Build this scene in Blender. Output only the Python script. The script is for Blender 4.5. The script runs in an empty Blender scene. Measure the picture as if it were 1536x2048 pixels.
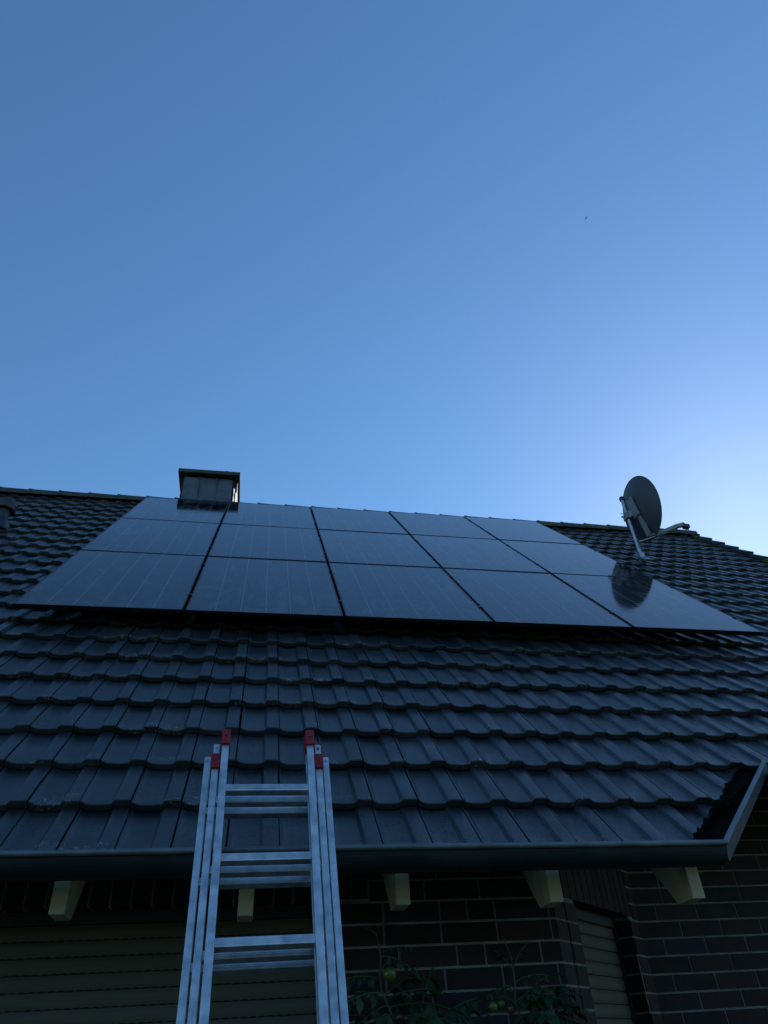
import bpy, bmesh, math, random
from mathutils import Vector as V, Matrix as Mx
random.seed(7)
S = bpy.context.scene
CZ = 1.65                                   # eye height above the ground
# ------------------------------------------------------------------ camera
yaw, pitch, roll = 0.207442645, 0.66558698, -0.067019655
F = 1410.443
fw = V((math.sin(yaw)*math.cos(pitch), math.cos(yaw)*math.cos(pitch), math.sin(pitch)))
r0 = V((math.cos(yaw), -math.sin(yaw), 0)); u0 = r0.cross(fw)
rt = r0*math.cos(roll) + u0*math.sin(roll); up = -r0*math.sin(roll) + u0*math.cos(roll)
cd = bpy.data.cameras.new('camera'); cam = bpy.data.objects.new('camera', cd); S.collection.objects.link(cam)
cam.matrix_world = Mx(((rt.x, up.x, -fw.x, 0), (rt.y, up.y, -fw.y, 0), (rt.z, up.z, -fw.z, CZ), (0, 0, 0, 1)))
cd.sensor_fit = 'VERTICAL'; cd.sensor_height = 36; cd.lens = 36*F/2048; cd.clip_end = 3000; cd.clip_start = .05
S.camera = cam
# ------------------------------------------------------------------ sky and sun
SUN_EL, SUN_AZ = 29.0, 43.5                 # azimuth from +Y towards +X
w = bpy.data.worlds.new('World'); S.world = w; w.use_nodes = True
nt = w.node_tree; bg = nt.nodes['Background']
sk = nt.nodes.new('ShaderNodeTexSky'); sk.sky_type = 'NISHITA'; sk.sun_disc = False
sk.sun_elevation = math.radians(SUN_EL); sk.sun_rotation = math.radians(SUN_AZ)
sk.air_density = 1.0; sk.dust_density = .11; sk.ozone_density = 3.0; sk.altitude = 0
hs_ = nt.nodes.new('ShaderNodeHueSaturation'); hs_.inputs['Saturation'].default_value = 1.15; hs_.inputs['Hue'].default_value = .496
nt.links.new(sk.outputs[0], hs_.inputs['Color']); nt.links.new(hs_.outputs[0], bg.inputs[0]); bg.inputs[1].default_value = 0.12
sl = bpy.data.lights.new('sun', 'SUN'); so = bpy.data.objects.new('sun', sl); S.collection.objects.link(so)
sl.energy = 3.0; sl.angle = math.radians(.53); sl.color = (1, .95, .86)
sv = V((math.sin(math.radians(SUN_AZ))*math.cos(math.radians(SUN_EL)), math.cos(math.radians(SUN_AZ))*math.cos(math.radians(SUN_EL)), math.sin(math.radians(SUN_EL))))
so.rotation_euler = sv.to_track_quat('Z', 'Y').to_euler()
S.view_settings.view_transform = 'Standard'; S.view_settings.look = 'None'; S.view_settings.exposure = 0.62; S.view_settings.gamma = 1
# ------------------------------------------------------------------ materials
def mat(name, col, rough=.6, metal=0, var=0, vscale=8, bump=0, bscale=60, spec=.5, island=0, cols=None, coat=0):
    m = bpy.data.materials.new(name); m.use_nodes = True; t = m.node_tree; N = t.nodes; L = t.links
    b = N['Principled BSDF']; b.inputs['Roughness'].default_value = rough; b.inputs['Metallic'].default_value = metal
    b.inputs['Specular IOR Level'].default_value = spec
    b.inputs['Base Color'].default_value = (*col, 1)
    if coat: b.inputs['Coat Weight'].default_value = coat
    tc = N.new('ShaderNodeTexCoord'); src = None
    if cols:
        g = N.new('ShaderNodeNewGeometry'); r = N.new('ShaderNodeValToRGB'); r.color_ramp.interpolation = 'CONSTANT'
        e = r.color_ramp.elements
        while len(e) < len(cols): e.new(.5)
        for i, c in enumerate(cols): e[i].position = i/len(cols); e[i].color = (*c, 1)
        L.new(g.outputs['Random Per Island'], r.inputs[0]); src = r.outputs[0]
    elif island:
        g = N.new('ShaderNodeNewGeometry'); mr = N.new('ShaderNodeMapRange'); mr.inputs[3].default_value = 1-island; mr.inputs[4].default_value = 1+island
        L.new(g.outputs['Random Per Island'], mr.inputs[0]); mu = N.new('ShaderNodeMix'); mu.data_type = 'RGBA'; mu.blend_type = 'MULTIPLY'; mu.inputs[0].default_value = 1
        mu.inputs[6].default_value = (*col, 1); L.new(mr.outputs[0], mu.inputs[7]); src = mu.outputs[2]
    if var:
        n = N.new('ShaderNodeTexNoise'); n.inputs['Scale'].default_value = vscale; n.inputs['Detail'].default_value = 6
        L.new(tc.outputs['Object'], n.inputs[0]); mr = N.new('ShaderNodeMapRange'); mr.inputs[1].default_value = .3; mr.inputs[2].default_value = .7
        mr.inputs[3].default_value = 1-var; mr.inputs[4].default_value = 1+var; L.new(n.outputs[0], mr.inputs[0])
        mu = N.new('ShaderNodeMix'); mu.data_type = 'RGBA'; mu.blend_type = 'MULTIPLY'; mu.inputs[0].default_value = 1
        if src: L.new(src, mu.inputs[6])
        else: mu.inputs[6].default_value = (*col, 1)
        L.new(mr.outputs[0], mu.inputs[7]); src = mu.outputs[2]
        m2 = N.new('ShaderNodeMapRange'); m2.inputs[1].default_value = .3; m2.inputs[2].default_value = .7; m2.inputs[3].default_value = max(rough-.08, 0.02); m2.inputs[4].default_value = rough+.1
        L.new(n.outputs[0], m2.inputs[0]); L.new(m2.outputs[0], b.inputs['Roughness'])
    if src: L.new(src, b.inputs['Base Color'])
    if bump:
        n = N.new('ShaderNodeTexNoise'); n.inputs['Scale'].default_value = bscale; n.inputs['Detail'].default_value = 5
        L.new(tc.outputs['Object'], n.inputs[0]); bp = N.new('ShaderNodeBump'); bp.inputs['Strength'].default_value = 1; bp.inputs['Distance'].default_value = bump
        L.new(n.outputs[0], bp.inputs['Height']); L.new(bp.outputs[0], b.inputs['Normal'])
    m['src'] = 0
    return m
def nodes(m): return m.node_tree.nodes, m.node_tree.links, m.node_tree.nodes['Principled BSDF']
def math_node(N, L, op, a, b=None, clamp=False):
    n = N.new('ShaderNodeMath'); n.operation = op; n.use_clamp = clamp
    for i, x in enumerate((a, b)):
        if x is None: continue
        if isinstance(x, (int, float)): n.inputs[i].default_value = x
        else: L.new(x, n.inputs[i])
    return n.outputs[0]
def mixc(N, L, fac, a, b):
    n = N.new('ShaderNodeMix'); n.data_type = 'RGBA'
    for k, x in ((0, fac), (6, a), (7, b)):
        if isinstance(x, tuple): n.inputs[k].default_value = (*x, 1)
        elif isinstance(x, (int, float)): n.inputs[k].default_value = x
        else: L.new(x, n.inputs[k])
    return n.outputs[2]

def tile_material():
    m = mat('tile_engobe', (.030, .034, .040), .42, var=0, spec=.62); N, L, b = nodes(m)
    tc = N.new('ShaderNodeTexCoord'); g = N.new('ShaderNodeNewGeometry')
    isl = N.new('ShaderNodeMapRange'); isl.inputs[3].default_value = .55; isl.inputs[4].default_value = 1.5; L.new(g.outputs['Random Per Island'], isl.inputs[0])
    n1 = N.new('ShaderNodeTexNoise'); n1.inputs['Scale'].default_value = 5; n1.inputs['Detail'].default_value = 8; L.new(tc.outputs['Object'], n1.inputs[0])
    base = mixc(N, L, n1.outputs[0], (.010, .015, .021), (.030, .039, .047))
    mu = N.new('ShaderNodeMix'); mu.data_type = 'RGBA'; mu.blend_type = 'MULTIPLY'; mu.inputs[0].default_value = 1; L.new(base, mu.inputs[6]); L.new(isl.outputs[0], mu.inputs[7])
    # dark pits and pale lichen rims, both clumped
    big = N.new('ShaderNodeTexNoise'); big.inputs['Scale'].default_value = 3.2; L.new(tc.outputs['Object'], big.inputs[0])
    dn = N.new('ShaderNodeTexNoise'); dn.inputs['Scale'].default_value = 95; dn.inputs['Detail'].default_value = 2; L.new(tc.outputs['Object'], dn.inputs[0])
    pit = math_node(N, L, 'GREATER_THAN', math_node(N, L, 'ADD', dn.outputs[0], math_node(N, L, 'MULTIPLY', big.outputs[0], .35)), .80)
    vo = N.new('ShaderNodeTexVoronoi'); vo.inputs['Scale'].default_value = 42; L.new(tc.outputs['Object'], vo.inputs['Vector'])
    vs2 = N.new('ShaderNodeSeparateColor'); L.new(vo.outputs['Color'], vs2.inputs[0])
    rad = math_node(N, L, 'MULTIPLY', math_node(N, L, 'MULTIPLY', vs2.outputs[0], vs2.outputs[0]), .30)
    dots = math_node(N, L, 'MULTIPLY', math_node(N, L, 'LESS_THAN', math_node(N, L, 'ADD', vo.outputs['Distance'], math_node(N, L, 'MULTIPLY', math_node(N, L, 'SUBTRACT', dn.outputs[0], .5), .35)), rad), math_node(N, L, 'GREATER_THAN', big.outputs[0], .42))
    pit = math_node(N, L, 'MAXIMUM', pit, dots)
    c1 = mixc(N, L, pit, mu.outputs[2], (.003, .003, .004))
    wn = N.new('ShaderNodeTexNoise'); wn.inputs['Scale'].default_value = 17; wn.inputs['Detail'].default_value = 3; wn.inputs['Distortion'].default_value = 1.5; L.new(tc.outputs['Object'], wn.inputs[0])
    ring = math_node(N, L, 'LESS_THAN', math_node(N, L, 'ABSOLUTE', math_node(N, L, 'SUBTRACT', wn.outputs[0], .5)), .007)
    msk = math_node(N, L, 'GREATER_THAN', big.outputs[0], .55)
    uv = N.new('ShaderNodeUVMap'); sx = N.new('ShaderNodeSeparateXYZ'); L.new(uv.outputs[0], sx.inputs[0])
    low = math_node(N, L, 'LESS_THAN', sx.outputs[1], .22)
    k = math_node(N, L, 'MULTIPLY', math_node(N, L, 'MULTIPLY', ring, msk), low)
    c2 = mixc(N, L, k, c1, (.30, .31, .30)); 
    # faint dust band where the water slows before the nose
    dustm = math_node(N, L, 'MULTIPLY', math_node(N, L, 'SUBTRACT', .30, sx.outputs[1], True), math_node(N, L, 'MULTIPLY', n1.outputs[0], 1.6), True)
    c3 = mixc(N, L, dustm, c2, (.058, .058, .058)); L.new(c3, b.inputs['Base Color'])
    rr = N.new('ShaderNodeMapRange'); rr.inputs[1].default_value = .3; rr.inputs[2].default_value = .7; rr.inputs[3].default_value = .27; rr.inputs[4].default_value = .46
    L.new(n1.outputs[0], rr.inputs[0]); ri = N.new('ShaderNodeMapRange'); ri.inputs[3].default_value = -.06; ri.inputs[4].default_value = .10; L.new(g.outputs['Random Per Island'], ri.inputs[0]); L.new(math_node(N, L, 'ADD', rr.outputs[0], ri.outputs[0]), b.inputs['Roughness'])
    bp = N.new('ShaderNodeBump'); bp.inputs['Strength'].default_value = .7; bp.inputs['Distance'].default_value = .0018
    fn = N.new('ShaderNodeTexNoise'); fn.inputs['Scale'].default_value = 160; fn.inputs['Detail'].default_value = 4; L.new(tc.outputs['Object'], fn.inputs[0])
    L.new(math_node(N, L, 'SUBTRACT', fn.outputs[0], math_node(N, L, 'MULTIPLY', pit, 1.2)), bp.inputs['Height']); L.new(bp.outputs[0], b.inputs['Normal'])
    return m

def glass_material():
    m = mat('panel_cells', (.006, .007, .011), .05, spec=.5); N, L, b = nodes(m)
    tc = N.new('ShaderNodeTexCoord'); sx = N.new('ShaderNodeSeparateXYZ'); L.new(tc.outputs['Object'], sx.inputs[0])
    x, y = sx.outputs[0], sx.outputs[1]
    cw = (1.134-.05)/6
    u = math_node(N, L, 'DIVIDE', math_node(N, L, 'SUBTRACT', x, .025), cw)
    fr = math_node(N, L, 'FRACT', math_node(N, L, 'ADD', u, .5))
    line = math_node(N, L, 'LESS_THAN', math_node(N, L, 'ABSOLUTE', math_node(N, L, 'SUBTRACT', fr, .5)), .0075)
    wv = N.new('ShaderNodeTexNoise'); wv.inputs['Scale'].default_value = 3; L.new(tc.outputs['Object'], wv.inputs[0])
    inner = math_node(N, L, 'MULTIPLY', math_node(N, L, 'GREATER_THAN', x, .06), math_node(N, L, 'LESS_THAN', x, 1.075))
    line = math_node(N, L, 'MULTIPLY', line, inner)
    fb = math_node(N, L, 'LESS_THAN', math_node(N, L, 'ABSOLUTE', math_node(N, L, 'SUBTRACT', math_node(N, L, 'FRACT', math_node(N, L, 'MULTIPLY', u, 10)), .5)), .035)
    c = mixc(N, L, math_node(N, L, 'MULTIPLY', fb, .5), (.005, .006, .010), (.014, .015, .020))
    hv = math_node(N, L, 'LESS_THAN', math_node(N, L, 'ABSOLUTE', math_node(N, L, 'SUBTRACT', math_node(N, L, 'FRACT', math_node(N, L, 'DIVIDE', y, .0836)), .5)), .02)
    c = mixc(N, L, math_node(N, L, 'MULTIPLY', hv, .5), c, (.012, .012, .016))
    c = mixc(N, L, math_node(N, L, 'MULTIPLY', line, .8), c, (.28, .30, .33))
    # wiping smears and dust on the glass
    mp = N.new('ShaderNodeMapping'); mp.inputs['Scale'].default_value = (2.2, 1.0, 1); mp.inputs['Rotation'].default_value = (0, 0, .5)
    at = N.new('ShaderNodeAttribute'); at.attribute_type = 'OBJECT'; at.attribute_name = 'seed'
    ad = N.new('ShaderNodeVectorMath'); ad.operation = 'ADD'; L.new(tc.outputs['Object'], ad.inputs[0]); L.new(at.outputs['Vector'], ad.inputs[1])
    L.new(ad.outputs[0], mp.inputs[0])
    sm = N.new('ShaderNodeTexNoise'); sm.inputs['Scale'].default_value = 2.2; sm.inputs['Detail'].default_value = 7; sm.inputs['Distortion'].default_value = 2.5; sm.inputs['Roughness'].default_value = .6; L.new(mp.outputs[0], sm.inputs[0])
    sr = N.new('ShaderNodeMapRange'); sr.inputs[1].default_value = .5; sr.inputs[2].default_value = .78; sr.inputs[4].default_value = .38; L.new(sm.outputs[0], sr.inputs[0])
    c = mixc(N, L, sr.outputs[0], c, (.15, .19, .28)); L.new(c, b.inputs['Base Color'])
    rr = N.new('ShaderNodeMapRange'); rr.inputs[1].default_value = .4; rr.inputs[2].default_value = .75; rr.inputs[3].default_value = .045; rr.inputs[4].default_value = .12; L.new(sm.outputs[0], rr.inputs[0]); L.new(rr.outputs[0], b.inputs['Roughness'])
    bp = N.new('ShaderNodeBump'); bp.inputs['Strength'].default_value = 1; bp.inputs['Distance'].default_value = .0003
    wn = N.new('ShaderNodeTexNoise'); wn.inputs['Scale'].default_value = 14; mp2 = N.new('ShaderNodeMapping'); mp2.inputs['Scale'].default_value = (.4, 1.6, 1); L.new(ad.outputs[0], mp2.inputs[0]); L.new(mp2.outputs[0], wn.inputs[0])
    L.new(wn.outputs[0], bp.inputs['Height']); L.new(bp.outputs[0], b.inputs['Normal'])
    return m

def shutter_material():
    m = mat('shutter_slat', (.085, .085, .07), .5); N, L, b = nodes(m)
    tc = N.new('ShaderNodeTexCoord'); sx = N.new('ShaderNodeSeparateXYZ'); L.new(tc.outputs['Object'], sx.inputs[0])
    fz = math_node(N, L, 'FRACT', math_node(N, L, 'DIVIDE', math_node(N, L, 'SUBTRACT', sx.outputs[2], 0), .0577))
    fx = math_node(N, L, 'FRACT', math_node(N, L, 'DIVIDE', sx.outputs[0], .036))
    slot = math_node(N, L, 'MULTIPLY', math_node(N, L, 'LESS_THAN', fz, .075), math_node(N, L, 'LESS_THAN', fx, .58))
    ln = math_node(N, L, 'LESS_THAN', fz, .035)
    n = N.new('ShaderNodeTexNoise'); n.inputs['Scale'].default_value = 2.5; n.inputs['Detail'].default_value = 6; L.new(tc.outputs['Object'], n.inputs[0])
    c = mixc(N, L, n.outputs[0], (.078, .082, .066), (.110, .112, .092))
    c = mixc(N, L, ln, c, (.03, .03, .028)); c = mixc(N, L, slot, c, (.003, .003, .003)); L.new(c, b.inputs['Base Color'])
    return m

M = dict(
 tile=tile_material(), cells=glass_material(), slat=shutter_material(),
 ridge=mat('ridge_clay', (.030, .036, .032), .6, var=.5, vscale=14, bump=.002, bscale=50, island=.3),
 moss=mat('mossy_clay', (.055, .075, .035), .9, var=.5, vscale=30, bump=.004, bscale=60, island=.2),
 black=mat('black_anodised', (.012, .013, .016), .33, metal=.6, var=.15, vscale=20),
 back=mat('black_backsheet', (.01, .01, .011), .6, var=.2),
 under=mat('roof_membrane', (.010, .010, .011), .95, spec=.08),
 zinc=mat('weathered_zinc', (.17, .20, .21), .48, metal=.75, var=.28, vscale=9, bump=.0006, bscale=30),
 zincd=mat('dark_zinc', (.024, .034, .038), .58, metal=.5, var=.3, vscale=6, bump=.0006, bscale=20),
 alu=mat('mill_aluminium', (.62, .65, .68), .40, metal=.85, var=.26, vscale=22, bump=.0003, bscale=120),
 red=mat('red_plastic', (.30, .012, .020), .42, var=.15, vscale=40),
 steel=mat('galvanised_steel', (.42, .44, .46), .4, metal=.8, var=.2, vscale=20),
 rubber=mat('black_rubber', (.02, .02, .02), .8, var=.2),
 mortar=mat('mortar', (.22, .225, .225), .95, var=.3, vscale=12, bump=.002, bscale=120),
 brick=mat('clinker_brick', (.04, .02, .02), .62, var=.45, vscale=14, bump=.0012, bscale=90,
           spec=.3, cols=[(.017, .010, .013), (.012, .012, .017), (.024, .011, .014), (.008, .008, .010), (.017, .012, .018), (.014, .016, .026), (.028, .013, .014), (.010, .009, .011)]),
 cream=mat('cream_paint', (.46, .43, .29), .6, var=.12, vscale=10, bump=.0006, bscale=40),
 soffit=mat('dark_boards', (.022, .020, .018), .8, var=.3, vscale=7, bump=.001, bscale=30, island=.2),
 dish=mat('dish_paint', (.045, .052, .065), .5, var=.12, vscale=6),
 bracket=mat('bracket_paint', (.22, .24, .27), .5, metal=.3, var=.15, vscale=12),
 plastic=mat('dark_plastic', (.03, .033, .04), .45, var=.15),
 lead=mat('seamed_cladding', (.085, .105, .125), .42, metal=.5, var=.3, vscale=7, bump=.001, bscale=14),
 concrete=mat('weathered_concrete', (.045, .046, .042), .9, var=.4, vscale=9, bump=.004, bscale=30),
 ventm=mat('vent_plastic', (.020, .023, .03), .45, var=.2),
 grass=mat('lawn', (.045, .075, .022), .95, var=.45, vscale=2, bump=.03, bscale=30),
 paving=mat('paving', (.17, .16, .15), .9, var=.25, vscale=5, bump=.003, bscale=40, island=.15),
 hedge_blocker=mat('hedge_blocker_leaf', (.030, .055, .020), .8, island=.4, var=.3, vscale=2),
 leaf=mat('tomato_leaf', (.015, .042, .013), .55, island=.5, var=.2, vscale=20),
 stem=mat('tomato_stem', (.05, .08, .03), .6, var=.2, vscale=20),
 tomg=mat('green_tomato', (.10, .15, .03), .25, var=.2, vscale=14, coat=.3),
 tomr=mat('ripening_tomato', (.13, .055, .03), .25, var=.25, vscale=14, coat=.3),
 feather=mat('dark_feathers', (.02, .02, .02), .8),
 wood=mat('timber', (.16, .12, .08), .8, var=.2),
)
def two_sided_leaf():
    N, L, b = nodes(M['leaf']); b.inputs['Subsurface Weight'].default_value = 0
two_sided_leaf()
# ------------------------------------------------------------------ builders
def tag(o, label=None, cat=None, group=None, kind=None):
    if label: o['label'] = label
    if cat: o['category'] = cat
    if group: o['group'] = group
    if kind: o['kind'] = kind
    return o
def empty(name, loc, mw=None):
    o = bpy.data.objects.new(name, None); S.collection.objects.link(o); o.empty_display_size = .1
    if mw is not None: o.matrix_world = mw
    else: o.location = loc
    return o
class MB:
    def __init__(s): s.v = []; s.f = []; s.m = []; s.uv = []
    def poly(s, pts, mi=0, uv=None):
        k = len(s.v); s.v += [tuple(p) for p in pts]; s.f.append(tuple(range(k, k+len(pts)))); s.m.append(mi)
    def raw(s, vs, fs, mi=0):
        k = len(s.v); s.v += [tuple(p) for p in vs]; s.f += [tuple(i+k for i in f) for f in fs]; s.m += [mi]*len(fs)
    def obox(s, o, a, b, c, mi=0):           # corner o, edge vectors a,b,c (right-handed)
        o, a, b, c = V(o), V(a), V(b), V(c)
        P = [o, o+a, o+a+b, o+b, o+c, o+a+c, o+a+b+c, o+b+c]
        fs = [(0, 3, 2, 1), (4, 5, 6, 7), (0, 1, 5, 4), (1, 2, 6, 5), (2, 3, 7, 6), (3, 0, 4, 7)]
        if a.cross(b).dot(c) < 0: fs = [f[::-1] for f in fs]
        s.raw(P, fs, mi)
    def bbox(s, o, a, b, c, r, mi=0):        # box with small chamfers
        o, a, b, c = V(o), V(a), V(b), V(c); bm = bmesh.new()
        P = [bm.verts.new(p) for p in (o, o+a, o+a+b, o+b, o+c, o+a+c, o+a+b+c, o+b+c)]
        fs = [(0, 3, 2, 1), (4, 5, 6, 7), (0, 1, 5, 4), (1, 2, 6, 5), (2, 3, 7, 6), (3, 0, 4, 7)]
        if a.cross(b).dot(c) < 0: fs = [f[::-1] for f in fs]
        for f in fs: bm.faces.new([P[i] for i in f])
        bmesh.ops.bevel(bm, geom=bm.edges[:], offset=r, segments=2, profile=.6, affect='EDGES')
        bm.verts.index_update(); s.raw([v.co.copy() for v in bm.verts], [[v.index for v in f.verts] for f in bm.faces], mi); bm.free()
    def tube(s, pts, r, n=10, mi=0, caps=True):
        pts = [V(p) for p in pts]; rs = r if isinstance(r, (list, tuple)) else [r]*len(pts); rings = []; ref = None
        for i, p in enumerate(pts):
            t = (pts[min(i+1, len(pts)-1)] - pts[max(i-1, 0)]).normalized()
            if ref is None: ref = t.orthogonal().normalized()
            ref = (ref - t*ref.dot(t)).normalized(); q = t.cross(ref)
            rings.append([p + (ref*math.cos(2*math.pi*j/n) + q*math.sin(2*math.pi*j/n))*rs[i] for j in range(n)])
        vs = [x for rg in rings for x in rg]; fs = []
        for i in range(len(pts)-1):
            for j in range(n): fs.append((i*n+j, i*n+(j+1) % n, (i+1)*n+(j+1) % n, (i+1)*n+j))
        if caps: fs.append(tuple(range(n))[::-1]); fs.append(tuple((len(pts)-1)*n+j for j in range(n)))
        s.raw(vs, fs, mi)
    def sphere(s, c, r, nu=16, nv=10, sq=(1, 1, 1), mi=0):
        c = V(c); vs = []; fs = []
        for i in range(nv+1):
            a = math.pi*i/nv
            for j in range(nu):
                b = 2*math.pi*j/nu; vs.append(c + V((r*sq[0]*math.sin(a)*math.cos(b), r*sq[1]*math.sin(a)*math.sin(b), r*sq[2]*math.cos(a))))
        for i in range(nv):
            for j in range(nu): fs.append((i*nu+j, (i+1)*nu+j, (i+1)*nu+(j+1) % nu, i*nu+(j+1) % nu))
        s.raw(vs, fs, mi)
    def build(s, name, mats, parent=None, smooth=False, shift=True, mw=None, sharp=38):
        me = bpy.data.meshes.new(name); z = CZ if shift else 0
        me.from_pydata([(x, y, q+z) for x, y, q in s.v], [], s.f)
        for m in (mats if isinstance(mats, (list, tuple)) else [mats]): me.materials.append(m)
        for p, k in zip(me.polygons, s.m): p.material_index = k; p.use_smooth = smooth
        if s.uv:
            ul = me.uv_layers.new(name='UVMap')
            for i, l in enumerate(me.loops): ul.data[i].uv = s.uv[l.vertex_index]
        if smooth: 
            try: me.set_sharp_from_angle(angle=math.radians(sharp))
            except Exception: pass
        me.update(); o = bpy.data.objects.new(name, me); S.collection.objects.link(o)
        if parent is not None:
            o.parent = parent; 
            if shift: o.matrix_parent_inverse = parent.matrix_world.inverted()
        return o
def set_world(o, m): o.matrix_world = m
# ------------------------------------------------------------------ shared frames (camera-relative, z gets +CZ)
TH = 0.829101131
es = V((0, math.cos(TH), math.sin(TH))); nn = V((0, -math.sin(TH), math.cos(TH))); ex = V((1, 0, 0))
P0 = V((-1.69200461, 4.53952538, 2.63440961)); D0 = .13
T0 = P0 - nn*D0; TW, TL, TX0, TV0 = .201904521, .333616784, .808079932, 2.54286696
O = V((0, T0.y, T0.z))                      # roof-plane origin at x = 0
def rp(x, v, n=0): return O + ex*x + es*v + nn*n
VR = 5.63                                   # ridge
XR = 6.98; XL = -5.9
# ------------------------------------------------------------------ ground
g = MB(); R = 600
g.poly([(-R, -R, 0), (R, -R, 0), (R, R, 0), (-R, R, 0)])
tag(g.build('ground', M['grass'], shift=False), 'flat mown lawn around the house', 'ground', kind='structure')
# unseen leafy screen, added behind the viewer to keep low sky off the house
def hedge_blocker(x0, x1, y, h, th):
    e = empty('unseen_hedge_blocker', ((x0+x1)/2, y, 0)); bpy.context.view_layer.update()
    tag(e, 'tall green leafy screen, added out of view behind the viewer to block low sky light', 'hedge_blocker')
    rng = random.Random(11); m = MB()
    nx, nz = 60, 18
    def P(i, k, sgn):
        x = x0+(x1-x0)*i/nx; z = h*k/nz; b = .18*math.sin(x*1.7+z)+.12*math.sin(x*3.1-z*2.3)+rng.uniform(-.06, .06)
        return (x, y+sgn*(th/2+b)*(1 if k < nz else .35), z + (.25*math.sin(x*.9)+rng.uniform(-.1, .1) if k == nz else 0))
    for sgn in (1, -1):
        gr = [[P(i, k, sgn) for i in range(nx+1)] for k in range(nz+1)]
        for k in range(nz):
            for i in range(nx): m.poly([gr[k][i], gr[k][i+1], gr[k+1][i+1], gr[k+1][i]])
        if sgn == 1: top1 = gr[nz]
        else:
            for i in range(nx): m.poly([top1[i], top1[i+1], gr[nz][i+1], gr[nz][i]])
    for q in range(9000):
        x, z = rng.uniform(x0, x1), rng.uniform(0, h+.2); s_ = rng.uniform(.05, .12); yy = y+th/2+rng.uniform(-.05, .35)
        a = V((rng.uniform(-1, 1), rng.uniform(-1, 1), rng.uniform(-1, 1))).normalized()*s_; b = a.orthogonal().normalized()*s_*.5; c = V((x, yy, z))
        m.poly([c-a, c+b, c+a, c-b])
    m.build('foliage', M['hedge_blocker'], e, shift=False)
hedge_blocker(-14, 14, -7.5, 7.0, 1.6)
g = MB()
for i in range(-15, 18):
    for j in range(0, 5):
        x = i*.4 + random.uniform(-.001, .001); y = 1.36 + j*.4
        g.obox((x+.004, y+.004, -.02), (.392, 0, 0), (0, .392, 0), (0, 0, .045+random.uniform(-.001, .001)))
tag(g.build('path', M['paving'], shift=False), 'concrete slab path along the house wall', 'path', kind='structure')
# ------------------------------------------------------------------ house
house = empty('brick_house', (0, 3.41, 0)); bpy.context.view_layer.update()
tag(house, 'dark clinker brick house with black tiled roof seen from below the eaves', 'house')
roofdip = lambda x: (1.2 if x < .5 else 1)
WY, WY2 = 3.41, 4.23
def plane_z(y, n): return O.z + (y-O.y)*math.tan(TH) + n/math.cos(TH)
def soffit_z(y): return plane_z(y, -.10)      # underside of the roof boards at depth y
# bricks: laid course by course on a vertical face
BH, JT = .0733, .010; CH = BH+JT
def brick_face(mb, o, d, length, zlo, zhi, nrm, holes=(), phase=0, soldier=()):
    o = V(o); d = V(d).normalized(); nrm = V(nrm).normalized(); zb = .313
    k0 = math.floor((zlo-zb)/CH); k1 = math.ceil((zhi-zb)/CH)
    for k in range(k0, k1):
        za = zb + k*CH + JT/2 ; zt = za+BH
        if zt > zhi+.001 or za < zlo-.02: continue
        rr = random.Random(k*31+int(phase*100)); s = -.25 + (k % 2)*.125 + rr.choice((0, .06, .0, -.06)); 
        while s < length:
            L_ = .24 if rr.random() < .8 else .115
            a, b = max(s, 0), min(s+L_, length); s += L_+JT
            if b-a < .02: continue
            segs = [(a, b)]
            for (h0, h1, hz0, hz1) in holes:
                if zt > hz0+.003 and za < hz1-.003:
                    ns = []
                    for (p, q) in segs:
                        if q <= h0 or p >= h1: ns.append((p, q)); continue
                        if p < h0: ns.append((p, h0))
                        if q > h1: ns.append((h1, q))
                    segs = ns
            for (p, q) in segs:
                if q-p < .02: continue
                pr = rr.uniform(.0035, .006)
                mb.obox(o + d*p + V((0, 0, za)) - nrm*.03, d*(q-p), V((0, 0, BH)), nrm*(.03+pr))
    for (s0, s1, z0, dep) in soldier:          # bricks standing on end over an opening
        s = s0
        while s < s1-.03:
            e = min(s+BH, s1); mb.obox(o + d*s + V((0, 0, z0)) - nrm*dep, d*(e-s), V((0, 0, .24)), nrm*(dep+.006)); s += CH
def wall_slab(mb, o, d, length, zlo, zhi, nrm, th, holes=()):
    o = V(o); d = V(d).normalized(); nrm = V(nrm).normalized()
    xs = sorted({0, length, *[h[0] for h in holes], *[h[1] for h in holes]})
    for a, b in zip(xs[:-1], xs[1:]):
        bl = [(h[2], h[3]) for h in holes if h[0] <= a+1e-6 and h[1] >= b-1e-6]
        rng = [(zlo, zhi)] if not bl else [(zlo, bl[0][0]), (bl[0][1], zhi)]
        for z0, z1 in rng:
            if z1-z0 > .001: mb.obox(o + d*a + V((0, 0, z0)) - nrm*th, d*(b-a), V((0, 0, z1-z0)), nrm*th)
zt1, zt2 = soffit_z(WY)-.004, soffit_z(WY2)-.004
wl, wm = MB(), MB()
# main front wall, window opening behind the ladder
hol = [(3.9, 6.31, -.86, .578)]
SOL = (3.9-.12, 6.31+.12, .578)
brick_face(wl, (-5.9, WY, 0), (1, 0, 0), 5.9+1.37, -CZ, zt1-.02, (0, -1, 0), holes=hol+[(SOL[0], SOL[1], .57, .825)], soldier=[(SOL[0], SOL[1], .578, .13)], phase=1)
wall_slab(wm, (-5.9, WY, 0), (1, 0, 0), 5.9+1.37, -CZ-.05, zt1, (0, -1, 0), .115, holes=hol)
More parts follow.
